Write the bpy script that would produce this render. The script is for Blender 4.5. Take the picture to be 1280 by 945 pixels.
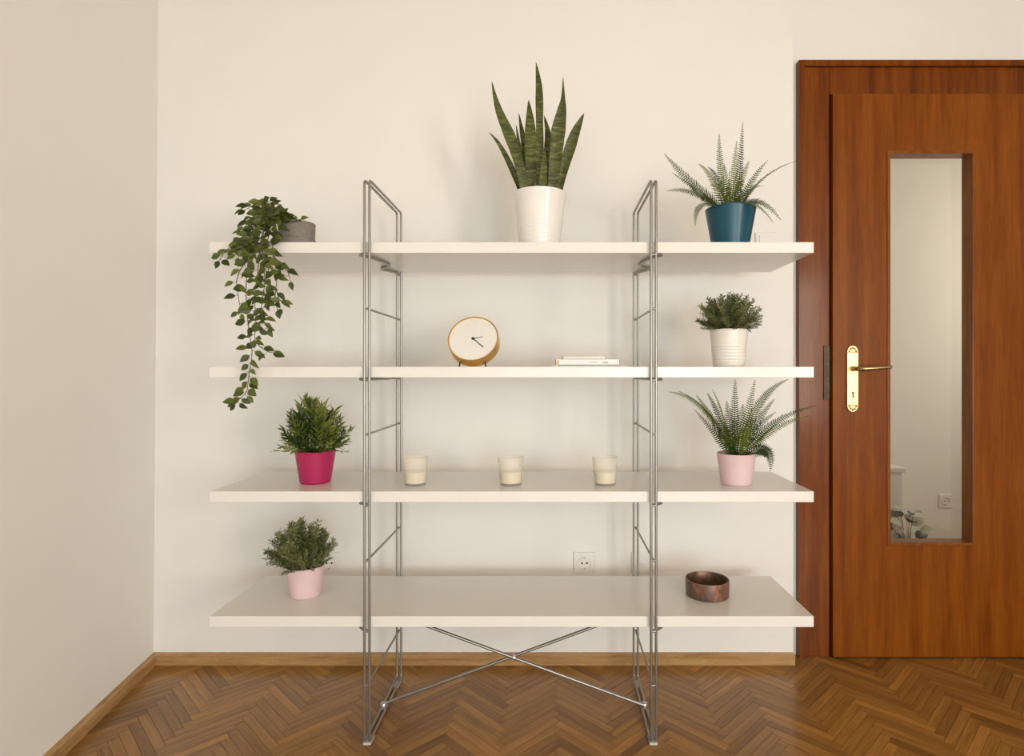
import bpy, math, random
from mathutils import Vector, Matrix, noise
random.seed(7)
scn = bpy.context.scene
for o in list(bpy.data.objects): bpy.data.objects.remove(o)
col = scn.collection
PI = math.pi

# ------------------------------------------------------------------ camera
F, CX, CY, H = 740.0, 689.0, 463.0, 1.111      # focal length and principal point in pixels of 1280x945, eye height
cam_d = bpy.data.cameras.new('camera'); cam = bpy.data.objects.new('camera', cam_d); col.objects.link(cam)
cam.location = (0, 0, H); cam.rotation_euler = (PI/2, 0, 0)
cam_d.sensor_width = 36; cam_d.sensor_fit = 'HORIZONTAL'; cam_d.lens = 36*F/1280
cam_d.shift_x = (640-CX)/1280; cam_d.shift_y = -(472.5-CY)/1280; cam_d.clip_start = .05
scn.camera = cam
# ------------------------------------------------------------------ world, daylight, exposure
w = bpy.data.worlds.new('world'); scn.world = w; w.use_nodes = True
w.node_tree.nodes['Background'].inputs[0].default_value = (.65, .8, 1, 1)
w.node_tree.nodes['Background'].inputs[1].default_value = .6
def area(name, loc, rot, sx, sy, power, color):
    d = bpy.data.lights.new(name, 'AREA'); d.shape = 'RECTANGLE'; d.size = sx; d.size_y = sy
    d.energy = power; d.color = color
    o = bpy.data.objects.new(name, d); col.objects.link(o); o.location = loc; o.rotation_euler = rot
    return o
BACKY = -3.2                                    # wall with the windows, behind the camera
RX = 2.75                                       # wall on the right
area('window_daylight', (1.25, BACKY+.02, .88), (PI/2, 0, 0), 1.5, 1.46, 62, (.80, .92, 1))
area('window_daylight', (-.1, BACKY+.02, .88), (PI/2, 0, 0), .8, 1.46, 18, (.82, .93, 1))
area('window_daylight', (RX-.02, -2.1, 1.35), (0, PI/2, 0), 1.5, 1.3, 112, (1, .91, .79))  # side light added to brighten the left wall
area('hall_daylight', (3.3, 3.0, 1.7), (0, PI/2, 0), 1.0, .9, 15.5, (1, .90, .77))
vs = scn.view_settings
vs.view_transform = 'Standard'; vs.look = 'None'; vs.gamma = 1; vs.use_curve_mapping = False; vs.exposure = .05

# ------------------------------------------------------------------ helpers
def at(x, y, Y): return Vector(((x-CX)*Y/F, Y, H-(y-CY)*Y/F))   # pixel + known distance from the wall of windows' axis -> point

class MB:
    def __init__(s): s.v = []; s.f = []; s.uv = {}
    def add(s, vs_, fs, M=None):
        b = len(s.v)
        s.v += [tuple(M @ Vector(p)) if M else tuple(p) for p in vs_]
        s.f += [tuple(b+i for i in f) for f in fs]; return s
    def box(s, x0, x1, y0, y1, z0, z1):
        p = [(x, y, z) for x in (x0, x1) for y in (y0, y1) for z in (z0, z1)]
        return s.add(p, [(0,1,3,2),(4,6,7,5),(0,4,5,1),(2,3,7,6),(0,2,6,4),(1,5,7,3)])
    def tube(s, pts, r, n=8, closed=False, sq=1.0):
        pts = [Vector(p) for p in pts]; N = len(pts); b = len(s.v)
        rr = r if isinstance(r, (list, tuple)) else [r]*N
        T = []
        for i in range(N):
            a = pts[(i-1) % N] if closed or i > 0 else pts[i]; c = pts[(i+1) % N] if closed or i < N-1 else pts[i]
            T.append((c-a).normalized())
        up = Vector((0, 0, 1)) if abs(T[0].z) < .9 else Vector((1, 0, 0))
        u = T[0].cross(up).normalized()
        for i in range(N):
            u = (u - T[i]*u.dot(T[i])).normalized(); v = T[i].cross(u)
            for k in range(n):
                a = 2*PI*k/n
                s.v.append(tuple(pts[i] + u*math.cos(a)*rr[i] + v*math.sin(a)*rr[i]*sq))
        for i in range(N if closed else N-1):
            j = (i+1) % N
            for k in range(n):
                l = (k+1) % n
                s.f.append((b+i*n+k, b+i*n+l, b+j*n+l, b+j*n+k))
        if not closed:
            s.f.append(tuple(b+k for k in reversed(range(n)))); s.f.append(tuple(b+(N-1)*n+k for k in range(n)))
        return s
    def lathe(s, prof, n=40, M=None, c=(0, 0)):
        vv = []; ff = []; idx = []
        for (r, z) in prof:
            if r < 1e-6: idx.append([len(vv)]); vv.append((c[0], c[1], z))
            else:
                idx.append([len(vv)+k for k in range(n)])
                vv += [(c[0]+r*math.cos(2*PI*k/n), c[1]+r*math.sin(2*PI*k/n), z) for k in range(n)]
        for a, b in zip(idx, idx[1:]):
            for k in range(n):
                l = (k+1) % n
                if len(a) == 1 and len(b) == 1: continue
                if len(a) == 1: ff.append((a[0], b[l], b[k]))
                elif len(b) == 1: ff.append((a[k], a[l], b[0]))
                else: ff.append((a[k], a[l], b[l], b[k]))
        return s.add(vv, ff, M)
    def prism(s, out, y0, y1):                      # outline in x,z pushed along y
        n = len(out); b = [(x, y0, z) for x, z in out] + [(x, y1, z) for x, z in out]
        fs = [tuple(range(n)), tuple(reversed(range(n, 2*n)))]
        fs += [(i, i+n, (i+1) % n+n, (i+1) % n) for i in range(n)]
        return s.add(b, fs)
    def flat(s, out, z0, z1):                       # outline in x,y pushed along z
        n = len(out); b = [(x, y, z1) for x, y in out] + [(x, y, z0) for x, y in out]
        fs = [tuple(range(n)), tuple(reversed(range(n, 2*n)))]
        fs += [(i, i+n, (i+1) % n+n, (i+1) % n) for i in range(n)]
        return s.add(b, fs)
    def ring(s, x0, x1, z0, z1, a0, a1, c0, c1, y0, y1):   # rectangular plate with a rectangular hole
        o = [(x0, z0), (x1, z0), (x1, z1), (x0, z1)]; i = [(a0, c0), (a1, c0), (a1, c1), (a0, c1)]
        v = [(x, y0, z) for x, z in o+i] + [(x, y1, z) for x, z in o+i]; f = []
        for k in range(4):
            l = (k+1) % 4
            f += [(k, l, 4+l, 4+k), (8+l, 8+k, 12+k, 12+l), (k, 8+k, 8+l, l), (4+l, 12+l, 12+k, 4+k)]
        return s.add(v, f)
    def mesh(s, name, smooth=None):
        me = bpy.data.meshes.new(name); me.from_pydata(s.v, [], s.f); me.validate(); me.update()
        if smooth is not None:
            me.polygons.foreach_set('use_smooth', [True]*len(me.polygons)); me.set_sharp_from_angle(angle=math.radians(smooth))
        return me
    def build(s, name, mat, parent=None, smooth=None, bevel=0, fix=True):
        import bmesh
        me = s.mesh(name, None)
        if fix:
            bm = bmesh.new(); bm.from_mesh(me); bmesh.ops.recalc_face_normals(bm, faces=bm.faces); bm.to_mesh(me); bm.free()
        if smooth is not None:
            me.polygons.foreach_set('use_smooth', [True]*len(me.polygons)); me.set_sharp_from_angle(angle=math.radians(smooth))
        o = obj(name, me, mat, parent)
        if bevel:
            m = o.modifiers.new('bevel', 'BEVEL'); m.width = bevel; m.segments = 2; m.limit_method = 'ANGLE'
        return o

def obj(name, me, mat, parent=None):
    o = bpy.data.objects.new(name, me); col.objects.link(o); o.parent = parent
    if mat is not None and len(me.materials) == 0: me.materials.append(mat)
    return o
def thing(name, label, cat, loc=(0, 0, 0), rz=0, group=None):
    o = bpy.data.objects.new(name, None); col.objects.link(o); o.location = loc; o.rotation_euler.z = rz
    o.empty_display_size = .05
    return tag(o, label, cat, group)
def tag(o, label, cat, group=None):
    o['label'] = label; o['category'] = cat
    if group: o['group'] = group
    return o
def struct(o, label=None):
    o['kind'] = 'structure'
    if label: o['label'] = label
    return o

# ------------------------------------------------------------------ materials
class NT:
    def __init__(s, name):
        s.m = bpy.data.materials.new(name); s.m.use_nodes = True; s.t = s.m.node_tree; s.p = s.t.nodes['Principled BSDF']
    def n(s, kind, **kw):
        nd = s.t.nodes.new('ShaderNode'+kind)
        for k, v in kw.items():
            if hasattr(nd, k): setattr(nd, k, v)
            else: nd.inputs[k].default_value = v
        return nd
    def l(s, a, b): s.t.links.new(a, b)
    def ramp(s, fac, stops):
        r = s.n('ValToRGB'); e = r.color_ramp.elements
        while len(e) < len(stops): e.new(.5)
        for el, (p, c) in zip(e, stops): el.position = p; el.color = (*c, 1)
        s.l(fac, r.inputs[0]); return r.outputs[0]
    def mixc(s, mode, fac, a, b):
        m = s.n('Mix', data_type='RGBA', blend_type=mode)
        for val, i in ((fac, 0), (a, 6), (b, 7)):
            if hasattr(val, 'is_linked') or hasattr(val, 'links'): s.l(val, m.inputs[i])
            else: m.inputs[i].default_value = val if i == 0 else (*val, 1)
        return m.outputs[2]
    def bump(s, h, strength, dist=.01):
        b = s.n('Bump'); b.inputs['Strength'].default_value = strength; b.inputs['Distance'].default_value = dist
        s.l(h, b.inputs['Height']); s.l(b.outputs[0], s.p.inputs['Normal'])
    def set(s, **kw):
        for k, v in kw.items():
            s.p.inputs[k.replace('_', ' ')].default_value = (*v, 1) if isinstance(v, tuple) and len(v) == 3 else v
        return s
def coords(t, scale, kind='Object', rot=(0, 0, 0)):
    c = t.n('TexCoord'); m = t.n('Mapping'); m.inputs['Scale'].default_value = scale; m.inputs['Rotation'].default_value = rot
    t.l(c.outputs[kind], m.inputs[0]); return m.outputs[0]
def noise_(t, vec, scale, detail=4, rough=.55):
    n = t.n('TexNoise'); n.inputs['Scale'].default_value = scale; n.inputs['Detail'].default_value = detail; n.inputs['Roughness'].default_value = rough
    t.l(vec, n.inputs['Vector']); return n.outputs[0]
def plain(name, c, rough=.5, metal=0, spec=.5, var=.06, nscale=30, coat=0):
    t = NT(name); t.set(Roughness=rough, Metallic=metal, Specular_IOR_Level=spec, Coat_Weight=coat)
    f = noise_(t, coords(t, (1, 1, 1)), nscale)
    a = tuple(x*(1-var) for x in c); b = tuple(min(1, x*(1+var)) for x in c)
    t.l(t.ramp(f, [(.3, a), (.7, b)]), t.p.inputs['Base Color']); return t.m
def paint(name, c, rough=.9):
    t = NT(name); t.set(Roughness=rough, Specular_IOR_Level=.25)
    v = coords(t, (1, 1, 1)); f = noise_(t, v, 2.2, 3)
    t.l(t.ramp(f, [(.3, tuple(x*.975 for x in c)), (.7, c)]), t.p.inputs['Base Color'])
    t.bump(noise_(t, v, 160, 3), .06, .003); return t.m
def wood(name, dark, mid, light, scale, rough=.35, coat=.3, rot=(0, 0, 0), bump=.08, kind='Object'):
    t = NT(name); t.set(Roughness=rough, Coat_Weight=coat, Coat_Roughness=.12, Specular_IOR_Level=.18)
    v = coords(t, scale, kind, rot)
    f1 = noise_(t, v, 3, 8, .62); f2 = noise_(t, v, 22, 4, .6)
    c1 = t.ramp(f1, [(.28, dark), (.5, mid), (.74, light)])
    c2 = t.ramp(f2, [(.35, (.72, .72, .72)), (.6, (1, 1, 1))])
    t.l(t.mixc('MULTIPLY', .6, c1, c2), t.p.inputs['Base Color']); t.bump(f2, bump, .002); return t.m
def leafmat(name, dark, light, nscale=60, rough=.45, trans=.15, pr=.5):
    t = NT(name); t.set(Roughness=rough, Specular_IOR_Level=.4)
    oi = t.n('ObjectInfo'); f = noise_(t, coords(t, (1, 1, 1)), nscale, 3)
    a = t.n('Math', operation='MULTIPLY_ADD'); t.l(oi.outputs['Random'], a.inputs[0]); a.inputs[1].default_value = pr
    s = t.n('Math', operation='SUBTRACT'); t.l(f, s.inputs[0]); s.inputs[1].default_value = pr*.5
    t.l(s.outputs[0], a.inputs[2])
    c = t.ramp(a.outputs[0], [(.25, dark), (.75, light)])
    t.l(c, t.p.inputs['Base Color'])
    tr = t.n('BsdfTranslucent'); t.l(c, tr.inputs[0]); mx = t.n('MixShader'); mx.inputs[0].default_value = trans
    out = t.t.nodes['Material Output']; t.l(t.p.outputs[0], mx.inputs[1]); t.l(tr.outputs[0], mx.inputs[2]); t.l(mx.outputs[0], out.inputs[0])
    return t.m

M = {}
M['wall'] = paint('wall_paint', (.865, .845, .805))
M['ceiling'] = paint('ceiling_bounce_tint', (.60, .51, .40))  # unseen ceiling darkened and warmed to dim and tint the bounced light
M['white'] = plain('white_lacquer', (.79, .765, .715), .22, var=.01, nscale=4)
M['steel'] = plain('grey_steel', (.34, .325, .30), .38, .85, var=.05)
M['zinc'] = plain('zinc_bolt', (.62, .61, .6), .3, .9)
M['capgrey'] = plain('grey_plastic', (.5, .49, .46), .5)
M['base'] = wood('oak_baseboard', (.30, .165, .06), (.46, .27, .11), (.56, .35, .16), (2, 2, 22), .4, .2)
M['door'] = wood('door_veneer', (.145, .030, .0005), (.225, .056, .001), (.295, .086, .003), (9, 9, .55), .40, .08)
M['doorh'] = wood('door_veneer_across', (.11, .032, .007), (.185, .060, .012), (.25, .088, .018), (.55, 9, 9), .33, .35)
M['frame'] = wood('frame_wood', (.095, .020, .0006), (.175, .040, .0012), (.245, .068, .003), (12, 12, .7), .36, .15)
M['bead'] = wood('bead_wood', (.14, .034, .004), (.235, .066, .008), (.30, .10, .018), (14, 14, 1), .34, .2)
M['darkmetal'] = plain('old_dark_metal', (.075, .05, .03), .5, .5, var=.3)
M['brass'] = plain('brass', (.76, .60, .30), .3, 1, var=.08)
M['oldbrass'] = plain('aged_brass', (.52, .41, .22), .3, 1, var=.25)
M['gold'] = plain('brushed_gold', (.80, .53, .20), .33, 1, var=.03)
M['black'] = plain('black_plastic', (.015, .014, .013), .4)
M['dial'] = plain('white_dial', (.82, .79, .74), .5, var=.01)
M['socket'] = plain('white_plastic', (.82, .80, .765), .35, var=.01)
M['hole'] = plain('socket_hole', (.03, .028, .025), .7)
M['pot_white'] = plain('white_glaze', (.83, .80, .75), .12, var=.02)
M['pot_white_matt'] = plain('white_glaze_soft', (.80, .77, .70), .3, var=.02)
M['pot_blue'] = plain('teal_blue_glaze', (.008, .072, .112), .28, spec=.32, var=.05)
M['pot_magenta'] = plain('magenta_glaze', (.40, .014, .09), .35, var=.04)
M['pot_pink'] = plain('pink_glaze', (.73, .535, .55), .35, var=.03)
M['pot_grey'] = plain('grey_concrete', (.225, .20, .175), .75, var=.12, nscale=80)
M['soil'] = plain('dark_soil', (.02, .014, .01), .95, var=.5, nscale=200)
M['fern'] = leafmat('fern_green', (.020, .044, .005), (.14, .19, .020), 25, pr=.7)
M['vine'] = leafmat('vine_leaf', (.026, .042, .006), (.125, .150, .022), 60)
M['stem'] = plain('vine_stem', (.075, .06, .035), .7)
M['thyme'] = leafmat('thyme_green', (.070, .085, .024), (.27, .285, .11), 200, pr=.6)
M['bamboo'] = leafmat('grass_green', (.026, .054, .005), (.24, .28, .05), 120, pr=.9)
M['palegreen'] = leafmat('pale_leaf', (.30, .33, .24), (.62, .64, .52), 60)
M['paper'] = plain('paper_pages', (.78, .74, .66), .8, var=.05)
M['cover_white'] = plain('white_cover', (.76, .73, .70), .3)
M['cover_dark'] = plain('dark_cover', (.05, .042, .04), .4)
M['orange'] = plain('orange_print', (.72, .36, .08), .4)
M['greyprint'] = plain('grey_print', (.45, .40, .36), .4)
M['wax'] = plain('cream_wax', (.86, .76, .55), .5, var=.02)
M['wick'] = plain('wick', (.6, .55, .45), .9)
def snake():
    t = NT('snake_leaf'); t.set(Roughness=.4, Specular_IOR_Level=.45)
    v = coords(t, (14, 14, 75)); f = noise_(t, v, 1.6, 6, .7)
    f2 = noise_(t, coords(t, (1, 1, 1)), 9, 2)
    c = t.ramp(f, [(.36, (.022, .030, .005)), (.52, (.080, .094, .016)), (.68, (.22, .22, .06))])
    c2 = t.ramp(f2, [(.3, (.6, .65, .6)), (.7, (1.0, 1.0, .9))])
    t.l(t.mixc('MULTIPLY', .7, c, c2), t.p.inputs['Base Color']); return t.m
M['snake'] = snake()
def rust():
    t = NT('rusty_glaze'); t.set(Roughness=.33, Metallic=.35)
    v = coords(t, (1, 1, 1)); f = noise_(t, v, 38, 6, .7); g = noise_(t, v, 16, 4, .6)
    c = t.ramp(f, [(.3, (.03, .024, .02)), (.46, (.12, .085, .065)), (.56, (.27, .09, .04)), (.68, (.38, .29, .235))])
    c2 = t.ramp(g, [(.4, (.08, .065, .055)), (.65, (.22, .11, .07))])
    t.l(t.mixc('MIX', .4, c, c2), t.p.inputs['Base Color']); t.bump(f, .3, .002); return t.m
M['rust'] = rust()
def frosted():
    t = NT('frosted_glass')
    t.set(Base_Color=(.93, .91, .86), Roughness=.35, Specular_IOR_Level=.5)
    tr = t.n('BsdfTransparent'); tr.inputs[0].default_value = (.98, .97, .94, 1)
    mx = t.n('MixShader'); mx.inputs[0].default_value = .74
    out = t.t.nodes['Material Output']; t.l(t.p.outputs[0], mx.inputs[1]); t.l(tr.outputs[0], mx.inputs[2]); t.l(mx.outputs[0], out.inputs[0])
    return t.m
M['frosted'] = frosted()
def clear():
    t = NT('window_glass'); gl = t.n('BsdfGlossy'); gl.inputs['Roughness'].default_value = .01
    tr = t.n('BsdfTransparent'); tr.inputs[0].default_value = (.95, .96, .95, 1)
    fr = t.n('Fresnel'); fr.inputs[0].default_value = 1.45
    mx = t.n('MixShader'); t.l(fr.outputs[0], mx.inputs[0])
    out = t.t.nodes['Material Output']; t.l(tr.outputs[0], mx.inputs[1]); t.l(gl.outputs[0], mx.inputs[2]); t.l(mx.outputs[0], out.inputs[0])
    return t.m
M['glass'] = clear()
def parquet():
    t = NT('oak_parquet'); t.set(Roughness=.36, Coat_Weight=.42, Coat_Roughness=.11, Specular_IOR_Level=.25)
    uv = t.n('UVMap'); uv.uv_map = 'grain'
    mp = t.n('Mapping'); mp.inputs['Scale'].default_value = (3.0, 42, 1); t.l(uv.outputs[0], mp.inputs[0])
    f1 = noise_(t, mp.outputs[0], 1.2, 7, .65)
    mp2 = t.n('Mapping'); mp2.inputs['Scale'].default_value = (9, 330, 1); t.l(uv.outputs[0], mp2.inputs[0])
    f2 = noise_(t, mp2.outputs[0], 1.0, 3, .6)
    at_ = t.n('Attribute'); at_.attribute_name = 'tone'
    c = t.ramp(f1, [(.25, (.195, .086, .016)), (.5, (.31, .148, .033)), (.78, (.42, .22, .06))])
    tn = t.ramp(at_.outputs['Fac'], [(0, (.62, .58, .52)), (.5, (1, 1, 1)), (1, (1.35, 1.33, 1.25))])
    c = t.mixc('MULTIPLY', 1.0, c, tn)
    st = t.ramp(f2, [(.36, (.62, .58, .54)), (.56, (1, 1, 1))])
    c = t.mixc('MULTIPLY', .55, c, st)
    t.l(c, t.p.inputs['Base Color']); t.bump(f2, .06, .001); return t.m
M['parquet'] = parquet()

# ------------------------------------------------------------------ room shell
WY, STEPX, DWY, CEIL = 2.246, .918, 2.312, 2.9      # back wall plane, end of the back wall, plane of the door wall, ceiling
LSLOPE = .163
def leftx(Y): return -1.509 + LSLOPE*(WY-Y)
struct(MB().flat([(-1.75, BACKY-.2), (RX+.2, BACKY-.2), (RX+.2, WY+.3), (-1.75, WY+.3)], CEIL, CEIL+.1).build('ceiling', M['ceiling']), 'unseen ceiling toned tan to dim and warm the bounce')
struct(MB().flat([(leftx(WY)-.3, WY), (STEPX, WY), (STEPX, WY+.2), (leftx(WY)-.3, WY+.2)], 0, CEIL).build('wall_back', M['wall']), 'cream painted wall behind the shelving unit')
# left wall: leans a little, so the corner is not quite plumb
b0, b1 = leftx(WY), leftx(BACKY); ln = .018
wl = MB(); wl.add([(b0, WY, 0), (b1, BACKY, 0), (b1, BACKY, CEIL), (b0+ln*CEIL/2.5, WY, CEIL), (b0-.2, WY, 0), (b1-.2, BACKY, 0), (b1-.2, BACKY, CEIL), (b0-.2, WY, CEIL)],
       [(0,1,2,3), (4,7,6,5), (0,4,5,1), (3,2,6,7), (0,3,7,4), (1,5,6,2)])
struct(wl.build('wall_left', M['wall']), 'cream painted side wall meeting the back wall in a corner')
DX0, DX1, DZ1 = 1.045, 1.905, 2.215                  # hole in the door wall
wd = MB().box(STEPX, DX0, DWY, DWY+.14, 0, CEIL).box(DX1, RX, DWY, DWY+.14, 0, CEIL).box(DX0, DX1, DWY, DWY+.14, DZ1, CEIL)
struct(wd.build('wall_door', M['wall']), 'cream painted wall set back around the door')
struct(MB().box(RX, RX+.1, BACKY, -2.85, 0, CEIL).box(RX, RX+.1, -1.35, DWY+.14, 0, CEIL).box(RX, RX+.1, -2.85, -1.35, 0, .7).box(RX, RX+.1, -2.85, -1.35, 2.0, CEIL).build('wall_right', M['wall']), 'cream painted side wall beyond the door')
ww = MB()                                            # wall with two window openings behind the camera
wins = [(-.5, .3), (.5, 2.0)]; WZ0, WZ1 = .12, 1.64
ww.box(b1-.2, RX+.1, BACKY-.2, BACKY, 0, WZ0).box(b1-.2, RX+.1, BACKY-.2, BACKY, WZ1, CEIL)
for a, b in ((b1-.2, wins[0][0]), (wins[0][1], wins[1][0]), (wins[1][1], RX+.1)): ww.box(a, b, BACKY-.2, BACKY, WZ0, WZ1)
struct(ww.build('wall_windows', M['wall']), 'cream painted wall with two windows')
for i, (a, b) in enumerate(wins):
    wo = struct(MB().ring(a, b, WZ0, WZ1, a+.06, b-.06, WZ0+.06, WZ1-.06, BACKY-.13, BACKY-.07).box((a+b)/2-.03, (a+b)/2+.03, BACKY-.13, BACKY-.07, WZ0+.06, WZ1-.06).build('window_%d' % (i+1), M['white']), 'added white framed window that lights the left wall')
    for x0, x1 in ((a+.06, (a+b)/2-.03), ((a+b)/2+.03, b-.06)):
        MB().box(x0, x1, BACKY-.105, BACKY-.1, WZ0+.06, WZ1-.06).build('pane', M['glass'], wo)

wo = MB()  # extra window added on the right so light reaches the left wall
for y0, y1, z0, z1 in ((-2.85, -2.79, .7, 2.0), (-1.41, -1.35, .7, 2.0), (-2.79, -1.41, .7, .76), (-2.79, -1.41, 1.94, 2.0), (-2.13, -2.07, .76, 1.94)): wo.box(RX+.03, RX+.08, y0, y1, z0, z1)
wo = struct(wo.build('window_3', M['white']), 'added white framed window that lights the left wall')
for y0, y1 in ((-2.79, -2.13), (-2.07, -1.41)): MB().box(RX+.05, RX+.055, y0, y1, .76, 1.94).build('pane', M['glass'], wo)

# ---- herringbone parquet
def clip(poly, a, b):                                # keep the part left of a->b
    out = []; n = len(poly)
    def side(p): return (b[0]-a[0])*(p[1]-a[1]) - (b[1]-a[1])*(p[0]-a[0])
    for i in range(n):
        p, q = poly[i], poly[(i+1) % n]; sp, sq = side(p), side(q)
        if sp >= 0: out.append(p)
        if (sp >= 0) != (sq >= 0):
            t = sp/(sp-sq); out.append((p[0]+(q[0]-p[0])*t, p[1]+(q[1]-p[1])*t))
    return out
def area2(p): return abs(sum(p[i][0]*p[(i+1) % len(p)][1]-p[(i+1) % len(p)][0]*p[i][1] for i in range(len(p))))/2 if len(p) > 2 else 0
PL, PW, TH, GAP = .236, .030, .014, .0005
regions = [[(leftx(BACKY), BACKY), (RX, BACKY), (RX, WY), (leftx(WY), WY)], [(STEPX, WY), (RX, WY), (RX, DWY), (STEPX, DWY)],
           [(DX0, DWY), (DX1, DWY), (DX1, DWY+.14), (DX0, DWY+.14)]]
floor = struct(MB().flat([(-1.75, BACKY-.2), (RX+.2, BACKY-.2), (RX+.2, DWY+.14), (-1.75, DWY+.14)], -.06, -TH).build('floor', M['darkmetal']), 'glossy brown oak herringbone parquet floor')
S2 = math.sqrt(.5); OX = -.065 - (PL-PW)/2*S2
def rot(u, v): return ((u-v)*S2+OX, (u+v)*S2+.013)
planks = []
for m in range(-8, 14):
    for k in range(-130, 150):
        for vert in (0, 1):
            if not vert: u0, u1, v0, v1 = k*PW+m*PL, k*PW+m*PL+PL, k*PW-m*PL, (k+1)*PW-m*PL
            else: u0, u1, v0, v1 = k*PW+PL+m*PL, k*PW+PL+m*PL+PW, (k+1)*PW-PL-m*PL, (k+1)*PW-m*PL
            c = rot((u0+u1)/2, (v0+v1)/2)
            if not (-1.8 < c[0] < RX+.2 and BACKY-.2 < c[1] < DWY+.3): continue
            q = [rot(u0+GAP, v0+GAP), rot(u1-GAP, v0+GAP), rot(u1-GAP, v1-GAP), rot(u0+GAP, v1-GAP)]
            ps = []
            for R in regions:
                p = q
                for i in range(len(R)):
                    if len(p) < 3: break
                    p = clip(p, R[i], R[(i+1) % len(R)])
                if area2(p) > 2e-5: ps.append(p)
            if ps: planks.append((c, vert, ps))
def vis(c): return (abs((c[0]+.06)/max(c[1], .3)) < .99 and c[1] > 1.66)
near = [p for p in planks if vis(p[0])]
near.sort(key=lambda p: p[0][1]); near = near[:300]; nid = set(map(id, near))
def plank_mesh(name, items):
    mb = MB(); uvs = []; tones = []
    for c, vert, ps in items:
        du, dv, tone = random.uniform(0, 50), random.uniform(0, 50), min(1, max(0, random.gauss(.5, .25)))
        dz = random.uniform(-.0004, 0)
        for p in ps:
            n0 = len(mb.v); mb.flat(p, -TH, dz)
            for x, y, z in mb.v[n0:]:
                a = (x-c[0], y-c[1]); l = (a[0]+a[1])*S2; t = (a[1]-a[0])*S2
                if vert: l, t = t, -l
                uvs.append((l+du, t+dv)); tones.append(tone)
    me = mb.mesh(name); uv = me.uv_layers.new(name='grain'); tn = me.attributes.new('tone', 'FLOAT', 'POINT')
    tn.data.foreach_set('value', tones)
    for lp in me.loops: uv.data[lp.index].uv = uvs[lp.vertex_index]
    return me
for p in near: obj('plank', plank_mesh('plank', [p]), M['parquet'], floor)
rest = obj('far_planks', plank_mesh('far_planks', [p for p in planks if id(p) not in nid]), M['parquet'], floor); rest['kind'] = 'stuff'

# ---- baseboards
BH, BT = .042, .018
def baseboard(name, p, q, inner, label):             # p->q along the wall, inner = unit normal into the room
    prof = [(0, 0), (BT, 0), (BT, BH-.006), (BT-.005, BH), (0, BH)]
    mb = MB(); n = len(prof); v = []
    for e in (p, q):
        for d, z in prof: v.append((e[0][0] + (e[1][0]-e[0][0])*d/BT, e[0][1] + (e[1][1]-e[0][1])*d/BT, z))
    mb.add(v, [tuple(range(n)), tuple(reversed(range(n, 2*n)))] + [(i, (i+1) % n, (i+1) % n+n, i+n) for i in range(n)])
    return struct(mb.build(name, M['base']), label)
cor = (leftx(WY-BT)+BT*1.01, WY-BT)
baseboard('baseboard_back', ((leftx(WY), WY), cor), ((STEPX, WY), (STEPX, WY-BT)), None, 'oak baseboard along the back wall')
baseboard('baseboard_left', ((leftx(WY), WY), cor), ((leftx(BACKY), BACKY), (leftx(BACKY)+BT, BACKY)), None, 'oak baseboard along the left wall')

# ---- door in its frame
FX0, FX1, FZ = .956, 1.079, 2.309
SX0, SX1, SZ1 = 1.0848, 1.866, 2.177                 # slab
FR0, FR1 = SX1+.006, SX1+.006+(FX1-FX0)
door = bpy.data.objects.new('door_1', None); col.objects.link(door); struct(door, 'reddish brown wooden door with a tall narrow glass panel')
fm = MB()
fm.box(FX0+.022, FX1, 2.296, DWY, 0, FZ-.022).box(FR0, FR1-.022, 2.296, DWY, 0, FZ-.022).box(FX1, FR0, 2.296, DWY, SZ1+.004, FZ-.022)
fm.box(DX0, SX0+.02, 2.347, 2.452, 0, DZ1).box(SX1-.02, DX1, 2.347, 2.452, 0, DZ1).box(SX0+.02, SX1-.02, 2.347, 2.452, SZ1-.015, DZ1)
fm.box(DX0, FX1, DWY, 2.347, 0, DZ1).box(FR0, DX1, DWY, 2.347, 0, DZ1).box(FX1, FR0, DWY, 2.347, SZ1+.004, DZ1)
fr = fm.build('door_frame', M['frame'], door, bevel=.002)
MB().ring(FX0, FR1, -.001, FZ, FX0+.022, FR1-.022, -.0005, FZ-.022, 2.283, DWY).build('frame_moulding', M['frame'], fr, bevel=.007)
GX0, GX1, GZ0, GZ1 = 1.305, 1.620, .449, 1.945
slab = MB().ring(SX0, SX1, .006, SZ1, GX0-.006, GX1+.006, GZ0-.006, GZ1+.006, 2.280, 2.346).build('door_slab', M['door'], door, bevel=.002)
MB().ring(GX0-.012, GX1+.012, GZ0-.012, GZ1+.012, GX0, GX1, GZ0, GZ1, 2.2755, 2.334).build('glazing_bead', M['bead'], slab, bevel=.002)
MB().box(GX0-.004, GX1+.004, 2.334, 2.338, GZ0-.004, GZ1+.004).build('glass_pane', M['glass'], slab)
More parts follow.
